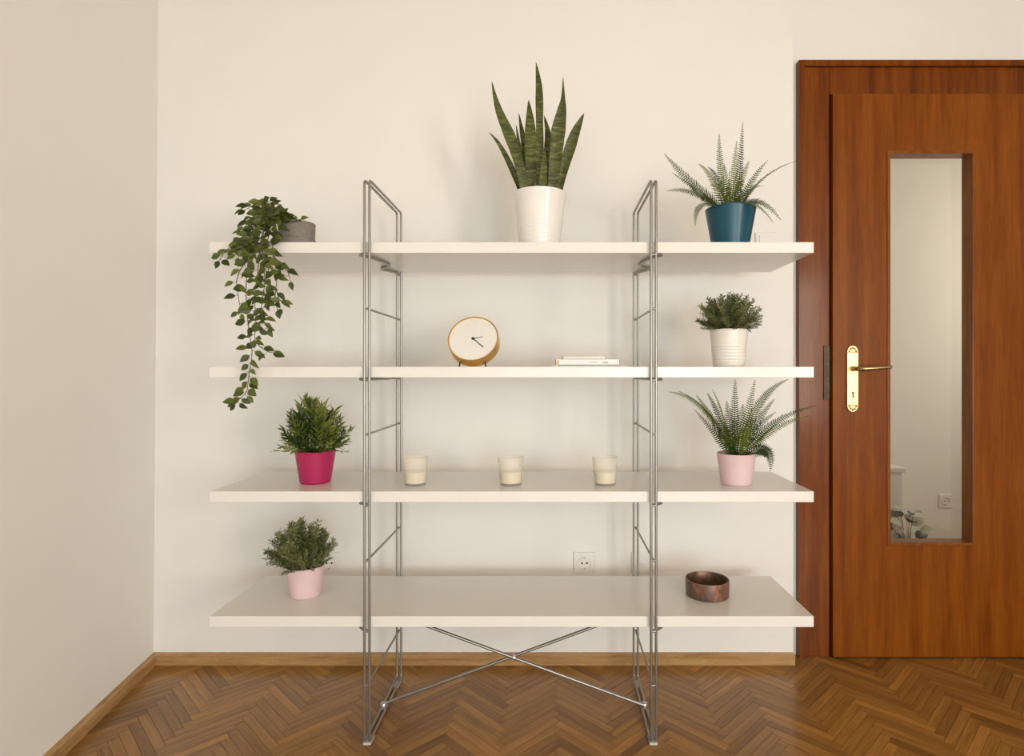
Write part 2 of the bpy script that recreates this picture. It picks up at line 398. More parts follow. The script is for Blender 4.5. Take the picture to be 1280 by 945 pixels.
# handle
hx = (1064.8-CX)*2.279/F; zt = lambda y: H-(y-CY)*2.279/F
def arc(cx, cz, r, a0, a1, n, sq=1): return [(cx+r*math.cos(a0+(a1-a0)*i/n), cz+sq*r*math.sin(a0+(a1-a0)*i/n)) for i in range(n+1)]
HW = .0222
out = [(hx+HW, zt(507)), (hx+HW, zt(440))] + [(hx-HW, zt(440)), (hx-HW, zt(507))]
MB().prism(out, 2.270, 2.280).build('handle_plate', M['brass'], slab, bevel=.003)
for top in (1, 0):
    zc = zt(441) if top else zt(506); sg = 1 if top else -1
    a = arc(hx, zc, HW*.97, 0, PI*sg, 14, 1.25)
    mb = MB().prism(a, 2.272, 2.28)
    for i in range(5):
        an = PI*(i+.5)/5*sg
        mb.lathe([(0, -.0035), (.0045, -.002), (.004, 0), (.002, .0015), (0, .002)], 8, Matrix.Translation((hx+HW*.62*math.cos(an), 2.2715, zc+HW*.8*math.sin(an))) @ Matrix.Rotation(PI/2, 4, 'X'))
    mb.build('plate_ornament', M['oldbrass'], slab, smooth=50)
MB().prism(arc(hx, zt(491), .0045, 0, 2*PI, 12)[:-1] , 2.2695, 2.272).prism([(hx-.002, zt(491)), (hx+.002, zt(491)), (hx+.003, zt(497)), (hx-.003, zt(497))], 2.2695, 2.272).build('keyhole', M['black'], slab)
zl = zt(461)
lv = MB().tube([(hx, 2.272, zl), (hx, 2.255, zl), (hx, 2.235, zl), (hx+.004, 2.223, zl), (hx+.02, 2.217, zl+.0005), (hx+.05, 2.215, zl+.002), (hx+.09, 2.216, zl+.005), (hx+.118, 2.219, zl+.007), (hx+.121, 2.2195, zl+.0072)],
               [.011, .009, .0085, .009, .0085, .0075, .0068, .006, .003], 12)
lv.build('lever_handle', M['oldbrass'], slab, smooth=60)
sx = (1030-CX)*2.29/F
sp = MB().box(sx, FX1-.001, 2.291, 2.297, H-(500-CY)*2.29/F, H-(432-CY)*2.29/F).build('strike_plate', M['darkmetal'], fr, bevel=.001)
for y in (437, 455, 474, 495):
    MB().lathe([(0, -.002), (.003, -.0015), (.004, 0)], 10, Matrix.Translation((sx+.014, 2.2905, H-(y-CY)*2.29/F)) @ Matrix.Rotation(PI/2, 4, 'X')).build('screw', M['zinc'], fr)

# ---- hall seen through the glass of the door
HY = 3.55
struct(MB().box(.95, 3.5, HY, HY+.1, 0, CEIL).build('wall_hall', M['wall']), 'pale wall of the hall behind the door glass')
struct(MB().box(.85, .95, 2.452, HY+.1, 0, CEIL).box(3.4, 3.5, 2.452, HY, 0, CEIL).build('wall_hall_side', M['wall']), 'side walls of the hall behind the door')
struct(MB().box(.85, 3.5, 2.452, HY+.1, -.06, 0).build('floor_hall', M['base']), 'plain wooden hall floor')
struct(MB().box(.85, 3.5, 2.452, HY+.1, CEIL, CEIL+.1).build('ceiling_hall', M['ceiling']), 'unseen hall ceiling in the same tan tone')
struct(MB().box(RX, 3.5, 2.38, 2.452, 0, CEIL).build('wall_hall_near', M['wall']), 'near wall of the hall')

def socket(px, py, Y, label, group=None, kind='socket', yaw=0, S=.081):
    c = at(px, py, Y); t = thing('wall_socket' if kind == 'socket' else 'wall_plate', label, 'socket' if kind == 'socket' else 'wall plate', c, yaw, group)
    h = S/2
    MB().box(-h, h, -.008, 0, -h, h).build('cover_plate', M['socket'], t, bevel=.003)
    R = Matrix.Rotation(PI/2, 4, 'X')
    if kind == 'socket':
        MB().lathe([(.0245, .012), (.0245, .0075), (.0225, .0075), (.0225, .012), (.0245, .012)], 28, R).build('socket_rim', M['socket'], t, smooth=40)
        MB().lathe([(0, .0085), (.0225, .0085)], 28, R).build('socket_well', M['dial'], t)
        for dx in (-.0095, .0095):
            MB().lathe([(.0037, .0088), (0, .0090)], 12, R @ Matrix.Translation((dx, 0, 0))).build('pin_hole', M['hole'], t)
        for dz in (-.0205, .0205):
            MB().box(-.003, .003, -.0135, -.008, dz-.003, dz+.003).build('earth_clip', M['zinc'], t)
        MB().lathe([(.0022, .0088), (0, .0090)], 10, R).build('center_screw', M['zinc'], t)
    elif kind == 'switch':
        MB().box(-h*.68, h*.68, -.0125, -.007, -h*.68, h*.68).build('rocker', M['socket'], t, bevel=.002)
    else:
        MB().lathe([(.008, .008), (.008, .011), (.006, .012), (.003, .012), (.003, .009), (0, .009)], 18, R).build('aerial_jack', M['socket'], t, smooth=40)
    return t
socket(730.5, 703, WY, 'white wall socket above the middle of the lowest shelf')
socket(412.5, 703, WY, 'white wall socket half hidden by the bushy plant in the pale pink pot')
socket(802.5, 703, WY, 'white wall plate with a small round jack behind the wire posts', kind='jack')
socket(957, 304, WY, 'white light switch beside the teal pot, partly hidden by the top shelf', kind='switch')
socket(1181.5, 626, HY, 'white wall socket low on the hall wall seen through the door glass', yaw=0)

# hall furniture glimpsed through the glass
cb = thing('hall_cabinet', 'white cabinet in the hall, seen in the lower corner of the door glass', 'cabinet', (1.655, 3.36, 0))
MB().box(-.25, .25, -.15, .17, .05, .56).build('body', M['white'], cb, bevel=.004)
MB().box(-.26, .262, -.165, .175, .56, .585).build('top', M['white'], cb, bevel=.004)
for sx_ in (-.22, .19):
    for sy_ in (-.13, .13): MB().box(sx_, sx_+.03, sy_, sy_+.03, 0, .05).build('foot', M['white'], cb)
MB().box(-.235, .235, -.158, -.15, .07, .54).build('door', M['white'], cb, bevel=.002)
MB().box(.18, .19, -.175, -.158, .28, .36).build('knob', M['zinc'], cb)

# ------------------------------------------------------------------ shelving unit
YF, YB = 1.7556, 2.1258                               # planes of the front and back posts
LX, RXU = -.5464, .3037                               # left and right ladder
TOP = 1.680; WR = .0040; PAIR = .0074
unit = thing('shelving_unit', 'open shelving unit with four long white boards on grey wire ladder frames', 'shelving unit', (-.12, 1.94, 0))
UO = Vector(unit.location)
def loc(pts): return [Vector(p)-UO for p in pts]
def rounded(pts, r, n=5):
    out = []; N = len(pts)
    for i in range(N):
        a, b, c = Vector(pts[i-1]), Vector(pts[i]), Vector(pts[(i+1) % N])
        p, q = b+(a-b).normalized()*r, b+(c-b).normalized()*r
        for k in range(n+1):
            t = k/n; out.append(p*(1-t)**2 + b*2*t*(1-t) + q*t*t)
    return out
SHZ = [1.494, 1.1218, .7498, .3771]; ST = .0322
SYF, SYB, SLX, SRX = 1.7665, 2.1135, -1.0205, .7838
RUNG = [1.294, .921, .547, .177]
for X, mir in ((LX, 1), (RXU, -1)):
    mb = MB()
    for dx in (-PAIR, PAIR):
        mb.tube(loc(rounded([(X+dx, YF, .008), (X+dx, YF, TOP-WR), (X+dx, YB, TOP-WR), (X+dx, YB, .008)], .016)), WR, 10, True)
    up = mb.build('ladder_frame', M['steel'], unit, smooth=60)
    for z in RUNG:
        r = MB().tube(loc([(X, YF, z), (X, YB, z)]), .0034, 8)
        for Y in (YF, YB): r.tube(loc([(X-PAIR, Y, z), (X+PAIR, Y, z)]), .0034, 8)
        r.build('rung', M['steel'], up, smooth=60)
    for z in SHZ:
        zz = z-ST-.0052
        br = [(X-.027*mir, YF+.024, zz), (X-.022*mir, YF+.03, zz), (X-.004*mir, YF+.06, zz), (X+.003*mir, YF+.10, zz), (X+.011*mir, YF+.145, zz), (X+.013*mir, YF+.18, zz), (X+.008*mir, YF+.215, zz),
              (X-.01*mir, YF+.235, zz), (X-.026*mir, YF+.25, zz), (X-.032*mir, YF+.265, zz), (X-.026*mir, YF+.285, zz), (X-.01*mir, YF+.315, zz), (X, YF+.345, zz), (X, YB-.001, zz)]
        b = MB().tube(loc(br), .0048, 8, sq=.95)
        for Y in (YF, YB): b.tube(loc([(X-PAIR, Y, zz-.002), (X+PAIR, Y, zz-.002)]), .004, 8)
        b.tube(loc([(X-.027*mir, YF+.024, zz), (X-.012*mir, YF+.008, zz), (X, YF, zz)]), .0045, 8)
        b.build('shelf_bracket', M['steel'], up, smooth=60)
    for Y, L in ((YF+.018, .022), (YB-.036, .022)):
        MB().box(X-.0125-UO.x, X+.0125-UO.x, Y-L-UO.y, Y+L-UO.y, 0, .0075).build('foot_cap', M['capgrey'], up, bevel=.003)
for z in SHZ:
    MB().box(SLX-UO.x, SRX-UO.x, SYF-UO.y, SYB-UO.y, z-ST, z).build('shelf_board', M['white'], unit, bevel=.0012)
KY = 1.93
for A, B, off in ((LX, RXU, .006), (RXU, LX, -.006)):
    MB().tube(loc([(A, KY+off, .022), (B, KY+off, SHZ[3]-ST-.012)]), .0050, 10).build('cross_brace', M['steel'], unit, smooth=60)
mid = ((LX+RXU)/2, KY, (.022+SHZ[3]-ST-.012)/2)
def knob(x, y, z, axis='Y', r=.0095, h=.018):
    Rm = Matrix.Rotation(PI/2, 4, 'X') if axis == 'Y' else Matrix.Identity(4)
    return MB().lathe([(0, -h/2), (r*.9, -h/2), (r, -h/2+.002), (r, h/2-.002), (r*.9, h/2), (r*.4, h/2+.002), (0, h/2+.002)], 14, Matrix.Translation(Vector((x, y, z))-UO) @ Rm)
knob(*mid, r=.007, h=.022).build('brace_bolt', M['zinc'], unit, smooth=40)
for X in (LX, RXU): knob(X, KY, .018, 'Z', .0105, .02).build('brace_clamp', M['zinc'], unit, smooth=40)

# ------------------------------------------------------------------ pots
def pot(root, rb, rt, h, mat, ribs=None, wall=.004, soil=.012, rim=None):
    prof = [(0, 0), (rb-.003, 0), (rb, .003)]
    R = lambda z: rb+(rt-rb)*z/h
    z = .003; N = 60
    for i in range(1, N):
        z = .003+(h-.006)*i/N
        r = R(z)
        if ribs and ribs[0] < z < ribs[1]:
            r += .0016*(abs(math.sin((z-ribs[0])/(ribs[1]-ribs[0])*ribs[2]*PI))**.6 - .6)
        prof.append((r, z))
    prof += [(rt, h-.002), (rt-.0012, h), (rt-wall+.001, h), (rt-wall, h-.002), (R(h-soil)-wall, h-soil-.004), (0, h-soil-.004)]
    MB().lathe(prof, 56).build('pot', mat, root, smooth=35)
    rs = R(h-soil)-wall-.0005; sp = [(rs, h-soil-.003)]
    for i in range(1, 7): sp.append((rs*(1-i/7), h-soil+.002*math.sin(i*1.7)+.003*(i/7)))
    sp.append((0, h-soil+.003)); MB().lathe(sp, 24).build('soil', M['soil'], root, smooth=80)

# ---- snake plant
Y0 = 1.93
sn = thing('snake_plant', 'tall snake plant in a glossy white ribbed pot on the top shelf', 'potted plant', ((674.6-CX)*Y0/F, Y0, SHZ[0]))
SO = Vector(sn.location); PH = .192
pot(sn, .0625, .0865, PH, M['pot_white'], ribs=(.012, .095, 6), soil=.02)
def blade(path, widths, root, base, fold=.25, twist=0.0, mat=None):
    """long leaf: path = world points, widths = full widths, base = origin of its thing"""
    pts = [Vector(p) for p in path]; N = 16; P = []; W = []
    for i in range(N+1):                                # Catmull-Rom resampling
        t = i/N*(len(pts)-1); k = min(int(t), len(pts)-2); f = t-k
        p0, p1, p2, p3 = pts[max(k-1, 0)], pts[k], pts[k+1], pts[min(k+2, len(pts)-1)]
        P.append(.5*((2*p1)+(-p0+p2)*f+(2*p0-5*p1+4*p2-p3)*f*f+(-p0+3*p1-3*p2+p3)*f**3)); W.append(widths[k]*(1-f)+widths[k+1]*f)
    mb = MB(); v = []
    for i, p in enumerate(P):
        T = (P[min(i+1, N)]-P[max(i-1, 0)]).normalized()
        side = T.cross(Vector((math.sin(twist*i/N), -math.cos(twist*i/N), .15))).normalized()
        nrm = side.cross(T).normalized()
        if nrm.y > 0: nrm = -nrm
        h = max(W[i], .0006)/2; th = .0016*(1-.7*i/N)
        wav = .0012*math.sin(i*1.3)
        for s_, d in ((-1, fold), (-.5, fold*.35), (0, 0), (.5, fold*.35), (1, fold)):
            v.append(p - base + side*h*s_ + nrm*(h*d + wav*abs(s_)))
        for s_, d in ((1, fold), (0, 0), (-1, fold)):
            v.append(p - base + side*h*s_*.96 + nrm*(h*d - th + wav*abs(s_)))
    fs = []
    for i in range(N):
        a, b = i*8, (i+1)*8
        for k in range(8): fs.append((a+k, a+(k+1) % 8, b+(k+1) % 8, b+k))
    fs += [tuple(range(7, -1, -1)), tuple(N*8+k for k in range(8))]
    mb.add(v, fs); return mb.build('leaf', mat, root, smooth=60)
def zp(x, y, Y): return at(600+x/5.4, 70+y/5.4, Y)
def snl(pts, ws, dy0, dy1, fold=.25, tw=0.0):
    n = len(pts); path = []
    for i, (x, y) in enumerate(pts): path.append(zp(x, y, Y0+dy0+(dy1-dy0)*i/(n-1)))
    blade(path, [a/5.4*Y0/F for a in ws], sn, SO, fold, tw, M['snake'])
snl([(310, 1010), (300, 900), (262, 720), (200, 540), (135, 390), (100, 270), (80, 172)], [44, 52, 66, 76, 52, 26, 2], -.03, -.05)
snl([(295, 1010), (278, 920), (232, 800), (170, 670), (110, 570), (62, 518)], [30, 36, 44, 34, 20, 2], .0, -.02, .6)
snl([(330, 1000), (325, 880), (310, 680), (285, 520), (262, 388)], [40, 46, 50, 34, 2], .03, .05)
snl([(315, 1000), (305, 850), (270, 640), (243, 465)], [30, 36, 30, 2], .035, .05)
snl([(350, 1010), (346, 860), (342, 680), (340, 520), (336, 410), (328, 298)], [50, 62, 74, 76, 50, 2], -.015, .0)
snl([(405, 1010), (402, 840), (404, 620), (402, 450), (401, 310), (396, 180), (378, 42)], [40, 50, 54, 48, 54, 42, 2], .0, .01)
snl([(450, 1010), (452, 850), (460, 640), (458, 520), (433, 403)], [46, 54, 60, 42, 2], .025, .035)
snl([(490, 1010), (494, 880), (512, 680), (530, 500), (552, 370), (561, 280), (560, 145)], [56, 66, 84, 96, 62, 26, 2], -.025, -.035)
snl([(520, 1010), (532, 900), (566, 760), (612, 610), (655, 490), (702, 388)], [44, 54, 66, 78, 56, 2], .005, .0)
snl([(425, 1010), (425, 880), (432, 740), (436, 620)], [50, 55, 40, 4], -.05, -.045)

# ---- fern fronds
def frond(p0, p1, p2, root, base, lmax, nh, mat=None, n=30, droop=.15):
    p0, p1, p2 = Vector(p0), Vector(p1), Vector(p2); mb = MB()
    B = lambda t: p0*(1-t)**2+p1*2*t*(1-t)+p2*t*t
    Q = [B(i/14)-base for i in range(15)]
    mb.tube(Q, [.0016*(1-.75*i/14) for i in range(15)], 5)
    L = (p1-p0).length+(p2-p1).length; n = max(12, int(L/.0074))
    for i in range(n):
        t = .06+.93*i/(n-1); p = B(t)-base; T = (B(min(1, t+.01))-B(t-.01)).normalized()
        s = T.cross(Vector(nh)).normalized(); N = s.cross(T)
        prof = min(1, (t-.0)/.22)**.7*(1-t)**.62*1.22
        l = max(.002, lmax*min(1, prof)*random.uniform(.88, 1.08)); wd_ = .0026*(.45+.55*min(1, prof))
        for sg in (-1, 1):
            d = (s*sg + T*.38 - N*droop*random.uniform(.4, 1.6)).normalized(); a = p; e = p+d*l; m_ = p+d*l*.45
            u = T*wd_
            b = len(mb.v)
            mb.v += [tuple(a-u*.6), tuple(m_-u+N*.0008), tuple(e), tuple(m_+u+N*.0008), tuple(a+u*.6)]
            mb.f += [(b, b+1, b+3, b+4), (b+1, b+2, b+3)]
    return mb.build('frond', mat or M['fern'], root, fix=False)
def fern(root, base, mouth, specs):
    for (x, y, Y, cx, cy, cY, lm, nh) in specs:
        c = at(cx, cy, cY); e = at(x, y, Y)
        out = Vector((e.x-mouth.x, e.y-mouth.y, 0)); out = out.normalized()*.022 if out.length > .02 else out
        frond(mouth+out*random.uniform(.5, 1), c, e, root, base, lm, nh)
Y1 = 1.90
bf = thing('potted_fern', 'green fern in a teal blue pot at the end of the top shelf', 'potted plant', ((913-CX)*Y1/F, Y1, SHZ[0]))
pot(bf, .0555, .0795, .134, M['pot_blue'], soil=.012)
mo = Vector(bf.location)+Vector((0, 0, .120))
CAMN = (0, -.85, .5)
fern(bf, Vector(bf.location), mo, [
    (830, 192, 1.80, 862, 228, 1.86, .034, (.1, -.9, .4)), (840, 216, 1.78, 872, 236, 1.84, .030, (.1, -.8, .55)), (833, 239, 1.84, 868, 230, 1.88, .028, (0, -.8, .6)),
    (869, 282, 1.76, 868, 236, 1.80, .022, (0, -.6, .8)), (873, 205, 1.95, 893, 214, 1.92, .026, (.2, -.8, .5)), (885, 209, 2.0, 898, 212, 1.95, .024, (.3, -.8, .5)),
    (899, 167, 1.93, 899, 215, 1.90, .023, CAMN), (928.5, 152, 1.88, 926, 212, 1.86, .024, (.35, -.8, .3)), (921, 176, 1.97, 917, 218, 1.93, .022, CAMN),
    (960, 200, 1.86, 934, 226, 1.86, .026, (-.2, -.5, .8)), (996, 201, 1.84, 944, 216, 1.84, .017, (0, -.45, .9)), (937, 201, 2.03, 925, 220, 1.98, .022, (-.2, -.7, .5)),
    (976, 275, 1.80, 945, 232, 1.83, .026, (-.1, -.75, .6)), (967, 279, 1.76, 938, 236, 1.80, .018, (-.1, -.4, .9)), (954, 233, 2.03, 938, 226, 1.98, .022, (-.3, -.6, .7)),
    (905, 205, 1.80, 908, 228, 1.84, .026, (0, -.9, .4)), (888, 232, 1.72, 900, 226, 1.80, .028, (.2, -.8, .5)), (929, 226, 1.74, 920, 226, 1.80, .028, (-.2, -.8, .5)), (912, 215, 1.76, 910, 232, 1.82, .028, (0, -.9, .4))])

Y2 = 1.885
pf = thing('potted_fern', 'green fern in a pale pink pot on the third shelf down', 'potted plant', ((920.2-CX)*Y2/F, Y2, SHZ[2]))
pot(pf, .0475, .0607, .099, M['pot_pink'], soil=.010)
mo = Vector(pf.location)+Vector((0, 0, .089))
fern(pf, Vector(pf.location), mo, [
    (836, 490, 1.80, 885, 494, 1.86, .026, (.2, -.7, .7)), (848, 489, 1.74, 890, 505, 1.82, .024, (.2, -.5, .8)), (868, 512, 1.86, 893, 538, 1.88, .022, (.2, -.8, .5)),
    (870, 494, 1.97, 893, 520, 1.93, .022, (.2, -.7, .5)), (884, 491, 1.98, 897, 510, 1.94, .022, (.2, -.7, .5)), (890, 486, 1.86, 906, 515, 1.87, .018, (.5, -.6, .4)),
    (919, 474, 1.90, 918, 520, 1.88, .026, CAMN), (944, 474.5, 1.90, 934, 522, 1.88, .026, (.1, -.85, .4)), (986, 474, 1.86, 940, 490, 1.86, .026, (-.3, -.55, .7)),
    (968, 499, 2.0, 948, 520, 1.95, .022, (-.2, -.7, .5)), (1021, 507, 1.80, 958, 520, 1.84, .026, (-.15, -.5, .8)), (1012, 520, 1.93, 965, 528, 1.92, .022, (-.15, -.6, .7)),
    (963, 589, 1.82, 968, 545, 1.84, .030, (-.2, -.8, .5)), (970, 515, 2.04, 945, 530, 1.97, .020, (-.2, -.7, .5)), (908, 501, 1.80, 912, 528, 1.84, .028, (.1, -.9, .3)),
    (929, 505, 1.78, 925, 530, 1.84, .028, (-.1, -.9, .3)), (898, 520, 1.76, 906, 535, 1.82, .028, (.2, -.9, .3)), (942, 522, 1.76, 932, 535, 1.82, .026, (-.2, -.9, .3)), (918, 522, 1.75, 918, 540, 1.8, .026, (0, -.9, .3))])

# ---- bushy plants built of sprigs
def sprig_mesh(name, L, nl, ll, lw, spread, start, curl, seed, mat):
    rnd = random.Random(seed); mb = MB()
    B = lambda t: Vector((curl*t*t*L, 0, t*L))
    mb.tube([B(i/5) for i in range(6)], [.0009*(1-.6*i/5) for i in range(6)], 4)
    for i in range(nl):
        t = start+(1-start)*(i+rnd.random()*.5)/nl; p = B(min(1, t)); a = i*2.4+rnd.uniform(-.5, .5); sp = spread*(1-.45*t)*rnd.uniform(.7, 1.3)
        d = Vector((math.cos(a)*math.sin(sp), math.sin(a)*math.sin(sp), math.cos(sp))); s = d.cross(Vector((rnd.uniform(-1, 1), rnd.uniform(-1, 1), rnd.uniform(-1, 1)))).normalized()
        l = ll*rnd.uniform(.75, 1.2); w_ = lw/2; n = d.cross(s)*l*.06
        b = len(mb.v)
        mb.v += [tuple(p), tuple(p+d*l*.4-s*w_+n), tuple(p+d*l), tuple(p+d*l*.4+s*w_+n)]; mb.f += [(b, b+1, b+2), (b, b+2, b+3)]
    me = mb.mesh(name); me.materials.append(mat); return me
def align(d, spin, scale):
    d = Vector(d).normalized(); q = Vector((0, 0, 1)).rotation_difference(d)
    return q.to_matrix().to_4x4() @ Matrix.Rotation(spin, 4, 'Z') @ Matrix.Diagonal((scale, scale, scale, 1))
def bush(root, z0, rpot, meshes, n, ax, az, low, seed, zc=0.0, jit=.08, shift=(0, 0), pw=1):
    rnd = random.Random(seed)
    for i in range(n):
        f = (i+.5)/n; ct = 1-(1-low)*f**pw; ph = i*2.399963+rnd.uniform(-.25, .25); st = math.sqrt(max(0, 1-ct*ct))
        tip = Vector((ax*st*math.cos(ph)+shift[0], ax*st*math.sin(ph)+shift[1], zc+az*ct))*rnd.uniform(1-jit, 1+jit*.6)
        b = Vector((math.cos(ph), math.sin(ph), 0))*min(rpot*.8, rpot*st*1.0)*rnd.uniform(.3, 1)
        d = tip-b; o = obj('sprig', rnd.choice(meshes), None, root)
        o.matrix_basis = Matrix.Translation((b.x, b.y, z0)) @ align(d, rnd.uniform(0, 6.28), d.length/.1)
thy = [sprig_mesh('sprig', .1, 54, .0125, .0036, 1.55, .30, .22, s, M['thyme']) for s in range(6)]
Y3 = 1.90
wp = thing('potted_herb', 'round bushy herb in a small ribbed white pot on the second shelf', 'potted plant', ((911-CX)*Y3/F, Y3, SHZ[1]))
pot(wp, .0485, .0600, .120, M['pot_white_matt'], ribs=(.012, .072, 6), soil=.008)
bush(wp, .112, .05, thy, 130, .094, .074, -.42, 1, zc=.046)
bush(wp, .112, .05, thy, 60, .062, .062, -.3, 11, zc=.032)
Y4 = 1.935
pp = thing('potted_herb', 'round bushy herb in a pale pink pot on the lowest shelf', 'potted plant', ((382-CX)*Y4/F, Y4, SHZ[3]))
pot(pp, .0465, .0600, .099, M['pot_pink'], soil=.008)
bush(pp, .091, .05, thy, 135, .098, .090, -.42, 2, zc=.055, shift=(-.010, -.005))
bush(pp, .091, .05, thy, 60, .066, .074, -.3, 12, zc=.038, shift=(-.010, -.005))
bam = [sprig_mesh('sprig', .1, 24, .0265, .0060, 1.05, .25, .14, 20+s, M['bamboo']) for s in range(6)]
Y5 = 1.912
mp_ = thing('potted_grass_plant', 'leafy green plant in a magenta pot on the third shelf down', 'potted plant', ((394.3-CX)*Y5/F, Y5, SHZ[2]))
pot(mp_, .0470, .0632, .104, M['pot_magenta'], soil=.010)
bush(mp_, .094, .05, bam, 66, .104, .150, .10, 3, zc=0.012, jit=.16)
low = sprig_mesh('sprig', .1, 7, .016, .0055, .6, .35, -.35, 40, M['bamboo'])
for d, ln_ in (((-.125, -.03, .018), 1), ((.125, -.02, .012), 1)):
    o = obj('sprig', low, None, mp_); o.matrix_basis = Matrix.Translation((math.copysign(.03, d[0]), 0, .10)) @ align(d, 1.6, .98)

# ---- trailing plant
Y6 = 1.90
tp = thing('trailing_plant', 'trailing leafy vine spilling from a low grey pot over the top shelf edge', 'potted plant', ((371-CX)*Y6/F, Y6, SHZ[0]))
TO = Vector(tp.location)
pot(tp, .0530, .0565, .0880, M['pot_grey'], soil=.010)
MB().lathe([(.053, .0), (.0575, .0), (.058, .004), (.058, .034), (.0565, .036), (.0545, .036), (.053, .0)], 48).build('pot_foot', M['pot_grey'], tp, smooth=35)
def leaf_mesh(name, w_, fold, curl, mat):
    mb = MB(); prof = [(0, .0), (.14, .30), (.36, .5), (.58, .44), (.8, .24), (1, 0)]
    for t, h in prof:
        z = -curl*t*t
        mb.v += [(-h*w_, t, z+h*fold), (0, t, z), (h*w_, t, z+h*fold)]
    for i in range(len(prof)-1):
        a = i*3; mb.f += [(a, a+1, a+4, a+3), (a+1, a+2, a+5, a+4)]
    me = mb.mesh(name, 180); me.materials.append(mat); return me
LV = [leaf_mesh('leaf', .62, .25, .15, M['vine']), leaf_mesh('leaf', .54, .35, .25, M['vine']), leaf_mesh('leaf', .68, .18, .05, M['vine'])]
rv = random.Random(5)
def smooth_path(pts, n):
    pts = [Vector(p) for p in pts]; out = []
    for i in range(n+1):
        t = i/n*(len(pts)-1); k = min(int(t), len(pts)-2); f = t-k
        p0, p1, p2, p3 = pts[max(k-1, 0)], pts[k], pts[k+1], pts[min(k+2, len(pts)-1)]
        out.append(.5*((2*p1)+(-p0+p2)*f+(2*p0-5*p1+4*p2-p3)*f*f+(-p0+3*p1-3*p2+p3)*f**3))
    return out
def vine(pix, dens=9.5, r=.0014, first=.06, size=(.026, .041)):
    W = [at(*p) for p in pix]; L = sum((a-b).length for a, b in zip(W, W[1:])); n = max(8, int(L/.012))
    P = [p-TO for p in smooth_path(W, n)]
    mb = MB().tube(P, [r*(1.2-.6*i/n) for i in range(n+1)], 5); twigs = []
    nl = int(L/(dens*.00236)); side = rv.choice((-1, 1))
    for i in range(nl):
        t = first+(1-first)*(i+.4*rv.random())/nl*.999; k = min(int(t*n), n-1); p = P[k].lerp(P[k+1], t*n-k); T = (P[k+1]-P[k]).normalized()
        side = -side; l = rv.uniform(*size)*(1-.15*t)
        d = Vector((side*rv.uniform(.5, 1.1), rv.uniform(-.55, .25), rv.uniform(-.55, .35)))+T*.35; d.normalize()
        pl = rv.uniform(.004, .012); q = p+d*pl; twigs.append((p, q))
        nr = Vector((rv.uniform(-.5, .5), -1, rv.uniform(-.2, .9))); nr = (nr-d*nr.dot(d)).normalized(); x = d.cross(nr).normalized()
        Mx = Matrix(((x.x, d.x, nr.x, q.x), (x.y, d.y, nr.y, q.y), (x.z, d.z, nr.z, q.z), (0, 0, 0, 1))) @ Matrix.Diagonal((l, l, l, 1))
        leaves.append(Mx)
    q = P[-1]; d = (P[-1]-P[-2]).normalized(); nr = Vector((.1, -1, .2)); nr = (nr-d*nr.dot(d)).normalized(); x = d.cross(nr)
    leaves.append(Matrix(((x.x, d.x, nr.x, q.x), (x.y, d.y, nr.y, q.y), (x.z, d.z, nr.z, q.z), (0, 0, 0, 1))) @ Matrix.Diagonal((.026, .026, .026, 1)))
    for a, b in twigs: mb.tube([a, b], [.0008, .0005], 4)
    v = mb.build('vine', M['stem'], tp, smooth=60)
    for Mx in leaves:
        o = obj('leaf', rv.choice(LV), None, v); o.matrix_basis = Mx
    leaves.clear()
leaves = []
vine([(362, 281, 1.90), (350, 270, 1.87), (333, 262, 1.81), (318, 280, 1.755), (311, 320, 1.735), (307.5, 360, 1.735), (309, 393, 1.735), (313, 425, 1.735), (315, 442, 1.735), (312, 462, 1.735), (310, 478, 1.735), (308, 490, 1.735), (299, 499, 1.735), (294, 505, 1.735)], 7.5)
vine([(364, 281, 1.90), (350, 268, 1.85), (338, 262, 1.79), (330, 285, 1.75), (328, 320, 1.735), (331, 350, 1.735), (327, 385, 1.735), (330, 402, 1.735), (335, 412, 1.735)], 6.5)
vine([(362, 281, 1.88), (351, 272, 1.83), (343, 285, 1.77), (341, 315, 1.74), (346, 345, 1.735), (344, 372, 1.735), (347, 388, 1.735)], 8)
vine([(341, 318, 1.738), (350, 330, 1.735), (359, 338, 1.735), (363, 352, 1.735)], 7)
vine([(345, 360, 1.735), (349, 374, 1.735), (355, 377, 1.735)], 7)
vine([(322, 290, 1.75), (306, 300, 1.735), (292, 306, 1.735), (280, 316, 1.735), (274, 326, 1.735)], 6.5)
vine([(312, 325, 1.735), (303, 333, 1.735), (296, 350, 1.735), (298, 372, 1.735), (302, 392, 1.735)], 7.5)
vine([(318, 425, 1.735), (326, 434, 1.735), (336, 440, 1.735), (342, 441, 1.735)], 6.5)
vine([(360, 281, 1.90), (345, 262, 1.87), (332, 253, 1.84), (318, 256, 1.80), (306, 263, 1.78)], 4.5)
vine([(360, 281, 1.92), (347, 264, 1.93), (336, 252, 1.92), (326, 254, 1.90)], 4.5)
vine([(364, 281, 1.88), (352, 270, 1.84), (336, 268, 1.79), (318, 288, 1.755), (314, 318, 1.735)], 4.2)
vine([(362, 281, 1.92), (348, 268, 1.88), (330, 262, 1.82), (310, 278, 1.775), (302, 300, 1.74), (298, 322, 1.735)], 4.2)
vine([(358, 281, 1.90), (345, 270, 1.85), (334, 276, 1.79), (326, 300, 1.745), (322, 340, 1.735), (318, 372, 1.735), (320, 398, 1.735), (318, 425, 1.735)], 5.5)
vine([(360, 281, 1.88), (348, 272, 1.82), (338, 285, 1.77), (334, 310, 1.74), (336, 335, 1.735), (330, 360, 1.735), (333, 378, 1.735)], 5)
vine([(362, 280, 1.86), (368, 277, 1.83), (376, 274, 1.82)], 4.5, size=(.008, .015))
